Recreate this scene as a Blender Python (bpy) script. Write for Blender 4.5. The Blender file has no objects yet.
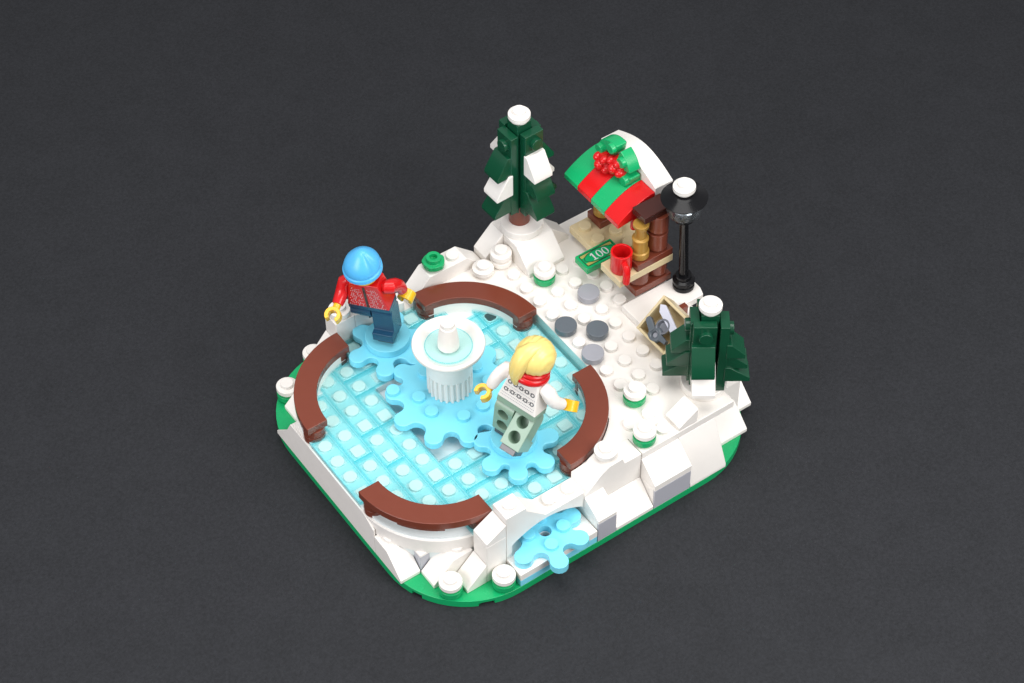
import bpy, bmesh, math, random
from mathutils import Vector, Matrix
random.seed(7)
K = 0.008                       # metres per building unit (one stud pitch)
ORG = Vector((9.0, 6.0, -2.8))  # unit coordinates of the world origin (on the table)
sc = bpy.context.scene
COL = sc.collection
R = math.radians
PI = math.pi

# ------------------------------------------------------------------ materials
def plastic(name, col, rough=0.28, bump=0.0, metal=0.0, spec=0.5, var=0.03, coat=0.0):
    m = bpy.data.materials.new(name); m.use_nodes = True
    nt = m.node_tree; b = nt.nodes['Principled BSDF']
    b.inputs['Roughness'].default_value = rough
    b.inputs['Metallic'].default_value = metal
    b.inputs['Specular IOR Level'].default_value = spec
    b.inputs['Coat Weight'].default_value = coat
    tc = nt.nodes.new('ShaderNodeTexCoord')
    n = nt.nodes.new('ShaderNodeTexNoise'); n.inputs['Scale'].default_value = 260; n.inputs['Detail'].default_value = 3
    nt.links.new(tc.outputs['Object'], n.inputs['Vector'])
    hsv = nt.nodes.new('ShaderNodeHueSaturation'); hsv.inputs['Color'].default_value = (*col, 1)
    mr = nt.nodes.new('ShaderNodeMapRange'); mr.inputs['To Min'].default_value = 1 - var; mr.inputs['To Max'].default_value = 1 + var
    nt.links.new(n.outputs['Fac'], mr.inputs['Value']); nt.links.new(mr.outputs['Result'], hsv.inputs['Value'])
    nt.links.new(hsv.outputs['Color'], b.inputs['Base Color'])
    # moulded plastic: very faint waviness, slightly uneven gloss
    n2 = nt.nodes.new('ShaderNodeTexNoise'); n2.inputs['Scale'].default_value = 900; n2.inputs['Detail'].default_value = 2
    nt.links.new(tc.outputs['Object'], n2.inputs['Vector'])
    bp = nt.nodes.new('ShaderNodeBump'); bp.inputs['Strength'].default_value = 0.05 + bump; bp.inputs['Distance'].default_value = 0.0002
    nt.links.new(n2.outputs['Fac'], bp.inputs['Height']); nt.links.new(bp.outputs['Normal'], b.inputs['Normal'])
    mr2 = nt.nodes.new('ShaderNodeMapRange'); mr2.inputs['To Min'].default_value = rough * 0.8; mr2.inputs['To Max'].default_value = rough * 1.25
    nt.links.new(n.outputs['Fac'], mr2.inputs['Value']); nt.links.new(mr2.outputs['Result'], b.inputs['Roughness'])
    return m

def clear(name, tint, gloss=1.0):
    """thin clear coloured plastic: every wall crossed tints the light once, plus a glossy skin"""
    m = bpy.data.materials.new(name); m.use_nodes = True
    nt = m.node_tree; nt.nodes.remove(nt.nodes['Principled BSDF'])
    out = nt.nodes['Material Output']
    tr = nt.nodes.new('ShaderNodeBsdfTransparent'); tr.inputs['Color'].default_value = (*tint, 1)
    gl = nt.nodes.new('ShaderNodeBsdfGlossy'); gl.inputs['Roughness'].default_value = 0.08
    fr = nt.nodes.new('ShaderNodeFresnel'); fr.inputs['IOR'].default_value = 1.45
    mx = nt.nodes.new('ShaderNodeMixShader')
    ge = nt.nodes.new('ShaderNodeNewGeometry'); iv = nt.nodes.new('ShaderNodeMath'); iv.operation = 'SUBTRACT'; iv.inputs[0].default_value = 1.0
    nt.links.new(ge.outputs['Backfacing'], iv.inputs[1])
    mu = nt.nodes.new('ShaderNodeMath'); mu.operation = 'MULTIPLY'
    nt.links.new(fr.outputs['Fac'], mu.inputs[0]); nt.links.new(iv.outputs[0], mu.inputs[1])
    mg_ = nt.nodes.new('ShaderNodeMath'); mg_.operation = 'MULTIPLY'; mg_.inputs[1].default_value = gloss
    nt.links.new(mu.outputs[0], mg_.inputs[0]); nt.links.new(mg_.outputs[0], mx.inputs['Fac'])
    nt.links.new(tr.outputs[0], mx.inputs[1]); nt.links.new(gl.outputs[0], mx.inputs[2])
    df = nt.nodes.new('ShaderNodeBsdfDiffuse'); df.inputs['Color'].default_value = (*[t ** 3 for t in tint], 1)
    m2 = nt.nodes.new('ShaderNodeMixShader'); m2.inputs['Fac'].default_value = 0.03
    nt.links.new(mx.outputs[0], m2.inputs[1]); nt.links.new(df.outputs[0], m2.inputs[2])
    nt.links.new(m2.outputs[0], out.inputs['Surface'])
    return m

M = {
 'white': plastic('white_plastic', (.835, .80, .755), .34),
 'green': plastic('green_plastic', (.006, .37, .125), .25),
 'dgreen': plastic('dark_green_plastic', (.004, .062, .028), .22),
 'brown': plastic('reddish_brown_plastic', (.17, .040, .022), .22),
 'dbrown': plastic('dark_brown_plastic', (.055, .014, .010), .25),
 'red': plastic('red_plastic', (.62, .008, .010), .22),
 'tan': plastic('tan_plastic', (.66, .54, .32), .30),
 'azure': plastic('medium_azure_plastic', (.21, .70, .87), .22),
 'hat': plastic('bright_azure_plastic', (.085, .44, .82), .32),
 'skate': plastic('steel_grey_plastic', (.085, .085, .09), .25, metal=.2),
 'teal': plastic('dark_blue_plastic', (.010, .060, .125), .24),
 'navy': plastic('navy_plastic', (.008, .025, .11), .24),
 'sand': plastic('sand_green_plastic', (.24, .36, .27), .30),
 'yellow': plastic('yellow_plastic', (.80, .46, .012), .25),
 'hair': plastic('light_yellow_plastic', (.84, .66, .21), .30),
 'gold': plastic('pearl_gold_plastic', (.42, .235, .045), .34, metal=.2),
 'lgray': plastic('light_grey_plastic', (.33, .335, .37), .22),
 'dgray': plastic('dark_grey_plastic', (.115, .135, .155), .22),
 'silver': plastic('flat_silver_plastic', (.24, .25, .28), .3, metal=.55),
 'chrome': plastic('bright_silver_plastic', (.62, .63, .66), .18, metal=.8),
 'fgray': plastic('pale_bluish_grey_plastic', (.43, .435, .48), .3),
 'pale': plastic('pale_grey_plastic', (.62, .63, .72), .25),
 'black': plastic('black_plastic', (.006, .006, .007), .2, spec=.22),
 'ink': plastic('black_print', (.012, .02, .014), .4),
 'inkgrey': plastic('grey_print', (.10, .10, .11), .4),
 'palepink': plastic('pale_print', (.58, .40, .42), .4),
 'silverink': plastic('silver_print', (.62, .68, .66), .3),
 'goldink': plastic('gold_print', (.42, .36, .09), .4),
 'ice': clear('clear_light_blue_plastic', (.865, .98, .987), .6),
 'iceweb': clear('clear_light_blue_web', (.885, .98, .985), .3),
 'icewall': clear('clear_light_blue_wall', (.64, .92, .945), .8),
 'water': clear('clear_pale_aqua_plastic', (.865, .975, .975), .6),
 'glass': clear('clear_colourless_plastic', (.90, .92, .93)),
 'floor': plastic('pale_floor_plastic', (.74, .80, .80), .3),
}

# ------------------------------------------------------------------ mesh helpers
class MB:
    def __init__(s): s.bm = bmesh.new()
    def face_solid(s, ptsA, ptsB):
        a = [s.bm.verts.new(p) for p in ptsA]; b = [s.bm.verts.new(p) for p in ptsB]
        n = len(a)
        s.bm.faces.new(a[::-1]); s.bm.faces.new(b)
        for i in range(n): s.bm.faces.new((a[i], a[(i + 1) % n], b[(i + 1) % n], b[i]))
        return s
    def box(s, x0, x1, y0, y1, z0, z1):
        return s.face_solid([(x0, y0, z0), (x1, y0, z0), (x1, y1, z0), (x0, y1, z0)], [(x0, y0, z1), (x1, y0, z1), (x1, y1, z1), (x0, y1, z1)])
    def frustum(s, xa, ya, z0, xb, yb, z1, cx=0, cy=0):
        return s.face_solid([(cx - xa, cy - ya, z0), (cx + xa, cy - ya, z0), (cx + xa, cy + ya, z0), (cx - xa, cy + ya, z0)],
                            [(cx - xb, cy - yb, z1), (cx + xb, cy - yb, z1), (cx + xb, cy + yb, z1), (cx - xb, cy + yb, z1)])
    def poly(s, pts, z0, z1):
        return s.face_solid([(x, y, z0) for x, y in pts], [(x, y, z1) for x, y in pts])
    def xz(s, pts, y0, y1):     # profile in (x, z) extruded along y
        return s.face_solid([(x, y0, z) for x, z in pts], [(x, y1, z) for x, z in pts])
    def yz(s, pts, x0, x1):
        return s.face_solid([(x0, y, z) for y, z in pts], [(x1, y, z) for y, z in pts])
    def lathe(s, prof, cx=0, cy=0, seg=32, squash=None):
        rings = []
        for r, z in prof:
            if r < 1e-5: rings.append([s.bm.verts.new((cx, cy, z))])
            else: rings.append([s.bm.verts.new((cx + r * math.cos(2 * PI * k / seg), cy + r * math.sin(2 * PI * k / seg), z)) for k in range(seg)])
        for a, b in zip(rings, rings[1:]):
            for k in range(seg):
                q = [a[k % len(a)], a[(k + 1) % seg % len(a)], b[(k + 1) % seg % len(b)], b[k % len(b)]]
                u = []
                for v in q:
                    if v not in u: u.append(v)
                if len(u) > 2: s.bm.faces.new(u)
        for ring, flip in ((rings[0], True), (rings[-1], False)):
            if len(ring) > 1: s.bm.faces.new(ring[::-1] if flip else ring)
        return s
    def cyl(s, cx, cy, r, z0, z1, seg=28): return s.lathe([(r, z0), (r, z1)], cx, cy, seg)
    def torus(s, c, Rm, r, axis='z', a0=0, a1=2 * PI, seg=32, sub=12, rz=None):
        pts = []; n = seg
        full = abs(a1 - a0 - 2 * PI) < 1e-6
        cnt = n if full else n + 1
        rings = []
        for k in range(cnt):
            a = a0 + (a1 - a0) * k / n
            ring = []
            for j in range(sub):
                t = 2 * PI * j / sub
                rr = Rm + r * math.cos(t); h = (rz or r) * math.sin(t)
                p = {'z': (rr * math.cos(a), rr * math.sin(a), h), 'x': (h, rr * math.cos(a), rr * math.sin(a)), 'y': (rr * math.cos(a), h, rr * math.sin(a))}[axis]
                ring.append(s.bm.verts.new(Vector(p) + Vector(c)))
            rings.append(ring)
        for k in range(n):
            a, b = rings[k], rings[(k + 1) % cnt]
            for j in range(sub): s.bm.faces.new((a[j], a[(j + 1) % sub], b[(j + 1) % sub], b[j]))
        if not full:
            s.bm.faces.new(rings[0][::-1]); s.bm.faces.new(rings[-1])
        return s
    def tube(s, pts, radii, sub=14, cap=True, flat=1.0):
        pts = [Vector(p) for p in pts]; rings = []
        prev = None
        for i, p in enumerate(pts):
            d = (pts[min(i + 1, len(pts) - 1)] - pts[max(i - 1, 0)]).normalized()
            ref = prev if prev is not None else (Vector((0, 0, 1)) if abs(d.z) < .8 else Vector((1, 0, 0)))
            u = d.cross(ref).normalized(); v = u.cross(d).normalized(); prev = v
            rings.append([s.bm.verts.new(p + (u * math.cos(2 * PI * j / sub) + v * math.sin(2 * PI * j / sub) * flat) * radii[i]) for j in range(sub)])
        for a, b in zip(rings, rings[1:]):
            for j in range(sub): s.bm.faces.new((a[j], a[(j + 1) % sub], b[(j + 1) % sub], b[j]))
        if cap:
            for ring, p, sgn in ((rings[0], pts[0] - pts[1], 1), (rings[-1], pts[-1] - pts[-2], -1)):
                s.bm.faces.new(ring if sgn > 0 else ring[::-1])
        return s
    def ball(s, c, r, sx=1, sy=1, sz=1, u=20, v=12):
        bmesh.ops.create_uvsphere(s.bm, u_segments=u, v_segments=v, radius=r, matrix=Matrix.Translation(c) @ Matrix.Diagonal((sx, sy, sz, 1)))
        return s
    def xform(s, mat):
        bmesh.ops.transform(s.bm, matrix=mat, verts=s.bm.verts); return s
    def mesh(s, name, mat, shift=Vector((0, 0, 0))):
        bmesh.ops.recalc_face_normals(s.bm, faces=s.bm.faces)
        for v in s.bm.verts: v.co = (v.co - shift) * K
        me = bpy.data.meshes.new(name); s.bm.to_mesh(me); s.bm.free()
        for p in me.polygons: p.use_smooth = True
        me.materials.append(mat)
        return me

UPOS = {}     # unit-space position of every object's frame

def finish(o, bevel):
    if bevel:
        b = o.modifiers.new('rounded_edges', 'BEVEL'); b.width = bevel * K; b.segments = 2; b.limit_method = 'ANGLE'; b.angle_limit = R(38); b.harden_normals = True
    else:
        e = o.modifiers.new('edge_split', 'EDGE_SPLIT'); e.split_angle = R(40)

def tag(o, label=None, cat=None, group=None, kind=None):
    if label: o['label'] = label
    if cat: o['category'] = cat
    if group: o['group'] = group
    if kind: o['kind'] = kind
    elif label: o['kind'] = 'thing'
    return o

def empty(name, pos, label=None, cat=None, group=None, rot=None, kind=None):
    o = bpy.data.objects.new(name, None); COL.objects.link(o)
    o.empty_display_size = 0.004
    o.location = (Vector(pos) - ORG) * K
    if rot: o.rotation_euler = rot
    UPOS[o.name] = Vector(pos); o['_local'] = 1 if rot else 0
    return tag(o, label, cat, group, kind)

def frame(o):
    """unit position to subtract from coordinates given for a child of o (zero under a turned root: local coordinates)"""
    return UPOS[o.name]

def build(mb, name, mat, parent=None, bevel=.035, at=None):
    if parent is None:
        bb = [v.co for v in mb.bm.verts]
        if at is None:
            at = Vector(((min(v.x for v in bb) + max(v.x for v in bb)) / 2, (min(v.y for v in bb) + max(v.y for v in bb)) / 2, min(v.z for v in bb)))
        at = Vector(at)
        o = bpy.data.objects.new(name, mb.mesh(name, M[mat], at)); COL.objects.link(o)
        o.location = (at - ORG) * K; UPOS[o.name] = at
    else:
        f = frame(parent)
        o = bpy.data.objects.new(name, mb.mesh(name, M[mat], f)); COL.objects.link(o)
        o.parent = parent; UPOS[o.name] = f
    finish(o, bevel)
    return o

def turned(name, pos, rot, **kw):
    """an empty whose children are given in its own local unit coordinates"""
    o = empty(name, pos, rot=rot, **kw); UPOS[o.name] = Vector((0, 0, 0)); return o

STUD = {}
def stud(parent, x, y, z, mat='white', rot=None, name='stud'):
    if mat not in STUD:
        mb = MB().lathe([(.3, -.02), (.3, .2), (.0, .2)], seg=24)
        STUD[mat] = mb.mesh('stud_' + mat, M[mat])
    o = bpy.data.objects.new(name, STUD[mat]); COL.objects.link(o)
    o.parent = parent; o.location = (Vector((x, y, z)) - frame(parent)) * K
    if rot: o.rotation_euler = rot
    finish(o, .03)
    UPOS[o.name] = Vector((x, y, z))
    return o

def cut(o, cutter_mb):
    me = cutter_mb.mesh('cutter', M['white'], UPOS[o.name]); me.materials.clear(); me.materials.append(o.data.materials[0]); c = bpy.data.objects.new('cutter', me); COL.objects.link(c)
    c.parent = o.parent; c.location = o.location
    mods = [(m.width, m.segments) for m in o.modifiers if m.type == 'BEVEL']; o.modifiers.clear()
    b = o.modifiers.new('cut', 'BOOLEAN'); b.object = c; b.operation = 'DIFFERENCE'; b.solver = 'EXACT'
    bpy.context.view_layer.update()
    new = bpy.data.meshes.new_from_object(o.evaluated_get(bpy.context.evaluated_depsgraph_get()))
    o.modifiers.clear(); o.data = new
    bpy.data.objects.remove(c); bpy.data.meshes.remove(me)
    for p in new.polygons: p.use_smooth = True
    finish(o, .02)

# ------------------------------------------------------------------ table
def ground():
    m = bpy.data.materials.new('black_paper'); m.use_nodes = True
    nt = m.node_tree; b = nt.nodes['Principled BSDF']
    tc = nt.nodes.new('ShaderNodeTexCoord')
    n1 = nt.nodes.new('ShaderNodeTexNoise'); n1.inputs['Scale'].default_value = 1000; n1.inputs['Detail'].default_value = 4; n1.inputs['Roughness'].default_value = .7
    n2 = nt.nodes.new('ShaderNodeTexNoise'); n2.inputs['Scale'].default_value = 60; n2.inputs['Detail'].default_value = 5
    nt.links.new(tc.outputs['Object'], n1.inputs['Vector']); nt.links.new(tc.outputs['Object'], n2.inputs['Vector'])
    mix = nt.nodes.new('ShaderNodeMix'); mix.data_type = 'FLOAT'; mix.inputs[0].default_value = .2
    nt.links.new(n1.outputs['Fac'], mix.inputs[2]); nt.links.new(n2.outputs['Fac'], mix.inputs[3])
    cr = nt.nodes.new('ShaderNodeValToRGB')
    cr.color_ramp.elements[0].position = .3; cr.color_ramp.elements[0].color = (.0122, .0130, .0150, 1)
    cr.color_ramp.elements[1].position = .7; cr.color_ramp.elements[1].color = (.0255, .0268, .0310, 1)
    nt.links.new(mix.outputs[0], cr.inputs['Fac']); nt.links.new(cr.outputs['Color'], b.inputs['Base Color'])
    b.inputs['Roughness'].default_value = .75; b.inputs['Specular IOR Level'].default_value = .25
    bp = nt.nodes.new('ShaderNodeBump'); bp.inputs['Strength'].default_value = .35; bp.inputs['Distance'].default_value = .0004
    nt.links.new(n1.outputs['Fac'], bp.inputs['Height']); nt.links.new(bp.outputs['Normal'], b.inputs['Normal'])
    M['paper'] = m
    mb = MB(); mb.box(-190, 190, -190, 190, -3.1, -2.8)
    o = build(mb, 'ground', 'paper', None, 0)
    tag(o, kind='structure')
ground()

# ------------------------------------------------------------------ green base plate
def arc(cx, cy, r, a0, a1, n=14): return [(cx + r * math.cos(R(a0 + (a1 - a0) * k / n)), cy + r * math.sin(R(a0 + (a1 - a0) * k / n))) for k in range(n + 1)]
outline = arc(4, 2, 4, 180, 270) + arc(14, 2, 4, 270, 360) + arc(14, 10, 4, 0, 90) + arc(4, 10, 4, 90, 180)
base = build(MB().poly(outline, -2.8, -2.4), 'base_plate', 'green', None, 0)
tag(base, 'thin bright green base plate with rounded corners under the whole snow scene', 'base plate')
nm = MB()
for a in (204, 248): 
    c, s_ = math.cos(R(a)), math.sin(R(a))
    x, y = 4 + 4 * c, 2 + 4 * s_
    nm.box(x - .32, x + .32, y - .22, y + .22, -2.9, -2.58)
cut(base, nm)

# ------------------------------------------------------------------ skating rink
rink = empty('ice_rink', (6, 6, -2.4), 'square light blue ice rink of clear tiles with rounded corners, four brown benches round it', 'ice rink')
RX = Vector((6, 6))
def corner_ok(x, y, r=2.95):
    cx = min(max(x, 4), 8); cy = min(max(y, 4), 8)
    return math.hypot(x - cx, y - cy) < r or (4 <= x <= 8 or 4 <= y <= 8)
r_ = 3.9
lo, hi = 4 - r_, 8 + r_
build(MB().poly([(3.99, lo)] + arc(4, 4, r_, 270, 180)[1:] + arc(4, 8, r_, 180, 90)[:-1] + [(3.99, hi)], -2.4, -.235)
      .poly([(9, lo + .133)] + [p for p in arc(8, 4, r_, 270, 360, 20) if p[0] > 9.1] + [p for p in arc(8, 8, r_, 0, 90, 20) if p[0] > 9.1] + [(9, hi - .133)], -2.4, -.235)
      .box(3.985, 9.01, lo, 4, -2.4, -.24).box(3.985, 9.01, 9, hi, -2.4, -.24)
      .box(3.9, 9.1, 3.9, 9.1, -2.39, -.6), 'floor', 'floor', rink, 0)
# tiles: (x, y, length, direction) in the basket pattern of the photo
tiles = []
def colrun(x, *runs):
    for y0, n in runs: tiles.append((x, y0, n, 'y'))
def rowrun(y, *runs):
    for x0, n in runs: tiles.append((x0, y, n, 'x'))
colrun(0, (4, 4)); colrun(1, (2, 4), (6, 4)); colrun(2, (1, 4), (5, 2), (7, 4))
colrun(3, (0, 3), (3, 4), (7, 2)); 
rowrun(9, (3, 2), (5, 4), (9, 2)); rowrun(10, (3, 4), (7, 2)); rowrun(11, (4, 2), (6, 2))
rowrun(3, (4, 2), (6, 2), (8, 2)); rowrun(2, (4, 2), (6, 4)); rowrun(1, (4, 4), (8, 2)); rowrun(0, (4, 2), (6, 2))
colrun(9, (4, 4), (8, 1)); colrun(10, (1, 2), (3, 4), (7, 4)); colrun(11, (4, 4))
SQ = None
def round_rect(x0, x1, y0, y1, r, n=4):
    return arc(x1 - r, y0 + r, r, 270, 360, n) + arc(x1 - r, y1 - r, r, 0, 90, n) + arc(x0 + r, y1 - r, r, 90, 180, n) + arc(x0 + r, y0 + r, r, 180, 270, n)
def ice_tile(x, y, n, d):
    """hollow clear tile: top skin, walls, and a pierced web between the sockets"""
    g, w = .018, .06
    L, Wd = (n, 1) if d == 'x' else (1, n)
    x0, x1, y0, y1 = x + g, x + L - g, y + g, y + Wd - g
    mb = MB(); bm = mb.bm
    def ring(pts, z): return [bm.verts.new((a, b, z)) for a, b in pts]
    o = [(x0, y0), (x1, y0), (x1, y1), (x0, y1)]
    i = [(x0 + w, y0 + w), (x1 - w, y0 + w), (x1 - w, y1 - w), (x0 + w, y1 - w)]
    ot, ob, it, ib = ring(o, -.03), ring(o, -.23), ring(i, -.09), ring(i, -.23)
    c = [(a + (.03 if a == x0 else -.03), b + (.03 if b == y0 else -.03)) for a, b in o]
    top = ring(c, 0)
    bm.faces.new(top); bm.faces.new(it[::-1])
    for k in range(4):
        q = (k + 1) % 4
        for A, B in ((top, ot), (ot, ob), (ob, ib), (ib, it)): bm.faces.new((A[k], A[q], B[q], B[k]))
    cells = [(x + k + .5, y + .5) if d == 'x' else (x + .5, y + k + .5) for k in range(n)]
    t = build(mb, 'ice_tile', 'ice', rink, 0)
    t.data.materials.append(M['icewall'])
    for p in t.data.polygons:
        if abs(p.normal.z) < .5: p.material_index = 1
    # web: low plate inside, open over each stud
    wb = MB(); h = .31
    for k in range(n + 1):
        q = (x if d == 'x' else y) + k
        a, b = max(q - .5 + h, (x0 if d == 'x' else y0) + w + .004), min(q + .5 - h, (x1 if d == 'x' else y1) - w - .004)
        if b - a > .03:
            if d == 'x': wb.box(a, b, y0 + w + .004, y1 - w - .004, -.20, -.13)
            else: wb.box(x0 + w + .004, x1 - w - .004, a, b, -.20, -.13)
    for k, (cx, cy) in enumerate(cells):
        for s in (-1, 1):
            e0, e1 = h, .5 - g - w - .004
            lo_, hi_ = (cy + s * e0, cy + s * e1) if d == 'x' else (cx + s * e0, cx + s * e1)
            lo_, hi_ = min(lo_, hi_), max(lo_, hi_)
            if d == 'x': wb.box(cx - h + .002, cx + h - .002, lo_, hi_, -.20, -.13)
            else: wb.box(lo_, hi_, cy - h + .002, cy + h - .002, -.20, -.13)
    build(wb, 'rib_web', 'iceweb', t, 0)
    return t, cells
SQ = None
def sq_stud(parent, x, y, d):
    global SQ
    if SQ is None: SQ = MB().poly(round_rect(-.26, .32, -.27, .27, .12), -.02, .2).mesh('square_stud', M['white'])
    o = bpy.data.objects.new('stud', SQ); COL.objects.link(o); o.parent = parent
    o.location = (Vector((x, y, -.31)) - frame(parent)) * K
    o.rotation_euler = (0, 0, 0 if d == 'x' else -PI / 2); UPOS[o.name] = Vector((x, y, 0))
    finish(o, .03)
for x, y, n, d in tiles:
    t, cells = ice_tile(x, y, n, d)
    for k, (cx, cy) in enumerate(cells):
        if not corner_ok(cx, cy, 3.3): continue
        if (d == 'x' and k == n - 1) or (d == 'y' and k == 0): sq_stud(t, cx, cy, d)
        else: stud(t, cx, cy, -.31)
def ring_pts(cx, cy, r0, r1, a0, a1, n=18):
    return arc(cx, cy, r1, a0, a1, n) + arc(cx, cy, r0, a1, a0, n)
CORN = [(4, 8, 90, 'left'), (4, 4, 180, 'bottom'), (8, 4, 270, 'right'), (8, 8, 0, 'top')]
for cx, cy, a, nm_ in CORN:
    build(MB().poly(ring_pts(cx, cy, 3.42, 4.0, a, a + 90), -1.2, -.40), 'kerb', 'white', rink, .02)
    build(MB().poly(ring_pts(cx, cy, 3.04, 3.42, a + 4, a + 86), -.41, .395), 'kerb', 'white', rink, .02)

build(MB().box(11.985, 12.02, 3.9, 8.1, .002, .385), 'edge_strip', 'ice', rink, 0)
BL = {'left': 'curved brown bench on the left corner of the rink', 'bottom': 'curved brown bench on the front corner of the rink, nearest the viewer',
      'right': 'curved brown bench beside the snow, right of the blonde skater', 'top': 'curved brown bench at the back of the rink behind the fountain'}
for cx, cy, a, nm_ in CORN:
    am = R(a + 45)
    t = empty('curved_bench', (cx + 3.5 * math.cos(am), cy + 3.5 * math.sin(am), 0), BL[nm_], 'bench', 'curved brown benches around the rink')
    build(MB().poly(ring_pts(cx, cy, 3.0, 4.0, a, a + 90, 28), .4, .8), 'seat', 'brown', t, .03)
    for b in (6.5, 83.5):
        x, y = cx + 3.5 * math.cos(R(a + b)), cy + 3.5 * math.sin(R(a + b))
        build(MB().lathe([(.48, -.39), (.48, -.02), (.36, -.01), (.36, .02), (.48, .03), (.48, .4)], x, y), 'leg', 'brown', t, .02)
    build(MB().poly(ring_pts(cx, cy, 3.43, 3.92, a + 30, a + 60, 8), .19, .41), 'seat_support', 'brown', t, .02)

# ------------------------------------------------------------------ splashes
def lobed(cx, cy, tips, r_valley, rl=.42, n=10):
    """outline of a flat splash: round arms joined by round hollows that touch them smoothly"""
    pts = []; tips = sorted((a % 360, r) for a, r in tips)
    m = len(tips)
    C = [Vector(((r - rl) * math.cos(R(a)), (r - rl) * math.sin(R(a)))) for a, r in tips]
    H = []
    for k in range(m):
        (a, r), (b, r2) = tips[k], tips[(k + 1) % m]
        dd = R((b - a) % 360) / 2; rho = (r + r2) / 2 - rl
        rv = r_valley
        num = rl * rl - rv * rv - rho * rho + 2 * rho * rv * math.cos(dd); den = 2 * (rv - rho * math.cos(dd) - rl)
        rc = max(num / den, .08)
        mid = R(a) + dd
        # centre of the hollow: at distance rl + rc from both arm centres
        A, B = C[k], C[(k + 1) % m]; M_ = (A + B) / 2; half = (B - A).length / 2
        hgt = math.sqrt(max((rl + rc) ** 2 - half ** 2, 0)); out = Vector((math.cos(mid), math.sin(mid)))
        nrm = Vector((-(B - A).y, (B - A).x)).normalized()
        if nrm.dot(out) < 0: nrm = -nrm
        sgn = 1 if (rv + rc) > M_.dot(out) else -1
        H.append((M_ + nrm * hgt * sgn, rc))
    def sweep(c, r, p, q, ccw, n):
        a0 = math.atan2(p.y - c.y, p.x - c.x); a1 = math.atan2(q.y - c.y, q.x - c.x)
        if ccw:
            while a1 < a0: a1 += 2 * PI
        else:
            while a1 > a0: a1 -= 2 * PI
        return [(cx + c.x + r * math.cos(a0 + (a1 - a0) * j / n), cy + c.y + r * math.sin(a0 + (a1 - a0) * j / n)) for j in range(n + 1)]
    for k in range(m):
        hp, rp = H[k - 1]; hn, rn = H[k]; c = C[k]
        p = c + (hp - c).normalized() * rl; q = c + (hn - c).normalized() * rl
        pts += sweep(c, rl, p, q, True, n)
        c2 = C[(k + 1) % m]; q2 = c2 + (hn - c2).normalized() * rl
        pts += sweep(hn, rn, q, q2, False, 8)[1:-1]
    return pts
def splash(name, cx, cy, z, tips, rv, studs, label, rl=.42):
    o = build(MB().poly(lobed(cx, cy, tips, rv, rl), z, z + .4), name, 'azure', None, .05, at=(cx, cy, z))
    tag(o, label, 'water splash')
    for sx, sy in studs: stud(o, sx, sy, z + .4, 'azure')
    return o
T0 = .004
o = splash('water_splash', 6.5, 6.5, T0, [(118, 2.95), (147, 3.0), (181, 3.07), (217, 3.1), (250, 3.0), (283, 3.0), (316, 2.95), (350, 3.0), (22, 3.0), (54, 3.0), (86, 2.95)], 2.3,
       [(5, 7), (5, 6), (6, 5), (7, 5), (8, 6), (8, 7), (7, 8), (6, 8), (4.3, 7.95)], 'big bright blue splash plate with many round arms under the white fountain', .42)
s2 = splash('water_splash', 5.72, 10.55, T0 + .41 if False else T0, [(118, 1.75), (178, 1.95), (233, 2.05), (288, 1.95), (340, 1.9), (45, 1.85)], 1.15, [], 'bright blue splash plate under the skater in the blue beanie')
s3 = splash('water_splash', 6.98, 2.52, T0, [(135, 1.85), (190, 1.9), (238, 1.95), (288, 1.95), (343, 1.9), (40, 1.9)], 1.15, [], 'bright blue splash plate under the blonde skater')
D1 = tag(build(MB().lathe([(1.0, .405), (1.0, .8)], 5.72, 10.55, 48), 'round_plate', 'azure', None, .04), 'round bright blue plate the skater in the blue beanie stands on', 'round plate')
D2 = tag(build(MB().lathe([(1.0, .405), (1.0, .8)], 7.0, 2.72, 48), 'round_plate', 'azure', None, .04), 'round bright blue plate the blonde skater stands on', 'round plate')

# ------------------------------------------------------------------ stream in front
st = empty('stream_bed', (6, -1, -2.4), 'white stepped block on a blue layer under the little arch, carrying a splash', 'stream bed')
build(MB().box(4.01, 7.98, -2, .5, -2.4, -2.0), 'water_layer', 'azure', st)
tp = build(MB().box(4.01, 7.98, -2, .5, -1.997, -1.6), 'top_plate', 'white', st)
cut(tp, MB().cyl(6.0, -.95, .25, -2.2, -1, 20))
build(MB().lathe([(.12, -1.99), (.12, -1.75), (0, -1.75)], 6.05, -.95, 12), 'pin', 'teal', st, .02)
build(MB().cyl(6.0, -.95, .24, -1.999, -1.97, 20), 'socket', 'teal', st, 0)
a0 = -18
sp = build(MB().poly(lobed(6, -1, [(198, 1.95), (255, 1.98), (313, 1.85), (3, 1.8), (62, 1.8), (128, 1.8)], 1.08, .40), -1.597, -1.2), 'water_splash', 'azure', None, .05)
cut(sp, MB().cyl(6.0, -.95, .27, -1.9, -1, 20))
tag(sp, 'bright blue splash plate with a round hole, flowing out under the small white arch', 'water splash')
for k in (0, 1, 2, 3):
    t = R(a0 + 90 * k + 0); stud(sp, 6 + .76 * math.cos(t), -1 + .76 * math.sin(t), -1.2, 'azure')

# ------------------------------------------------------------------ snow: body, walls and slopes
sg = empty('snow_ground', (14, 6, -2.4), kind='structure')
q4 = lambda cx, cy, a, pts: pts
top = MB()
rr = 4.03
top.poly(arc(8, 4, rr, 270, 360, 20) + [(12.03, 4.0), (12.4, 4), (12.4, -.0), (11, -1), (8, -1 + .97)][0:0] + [], 0, .1) if False else None
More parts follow.
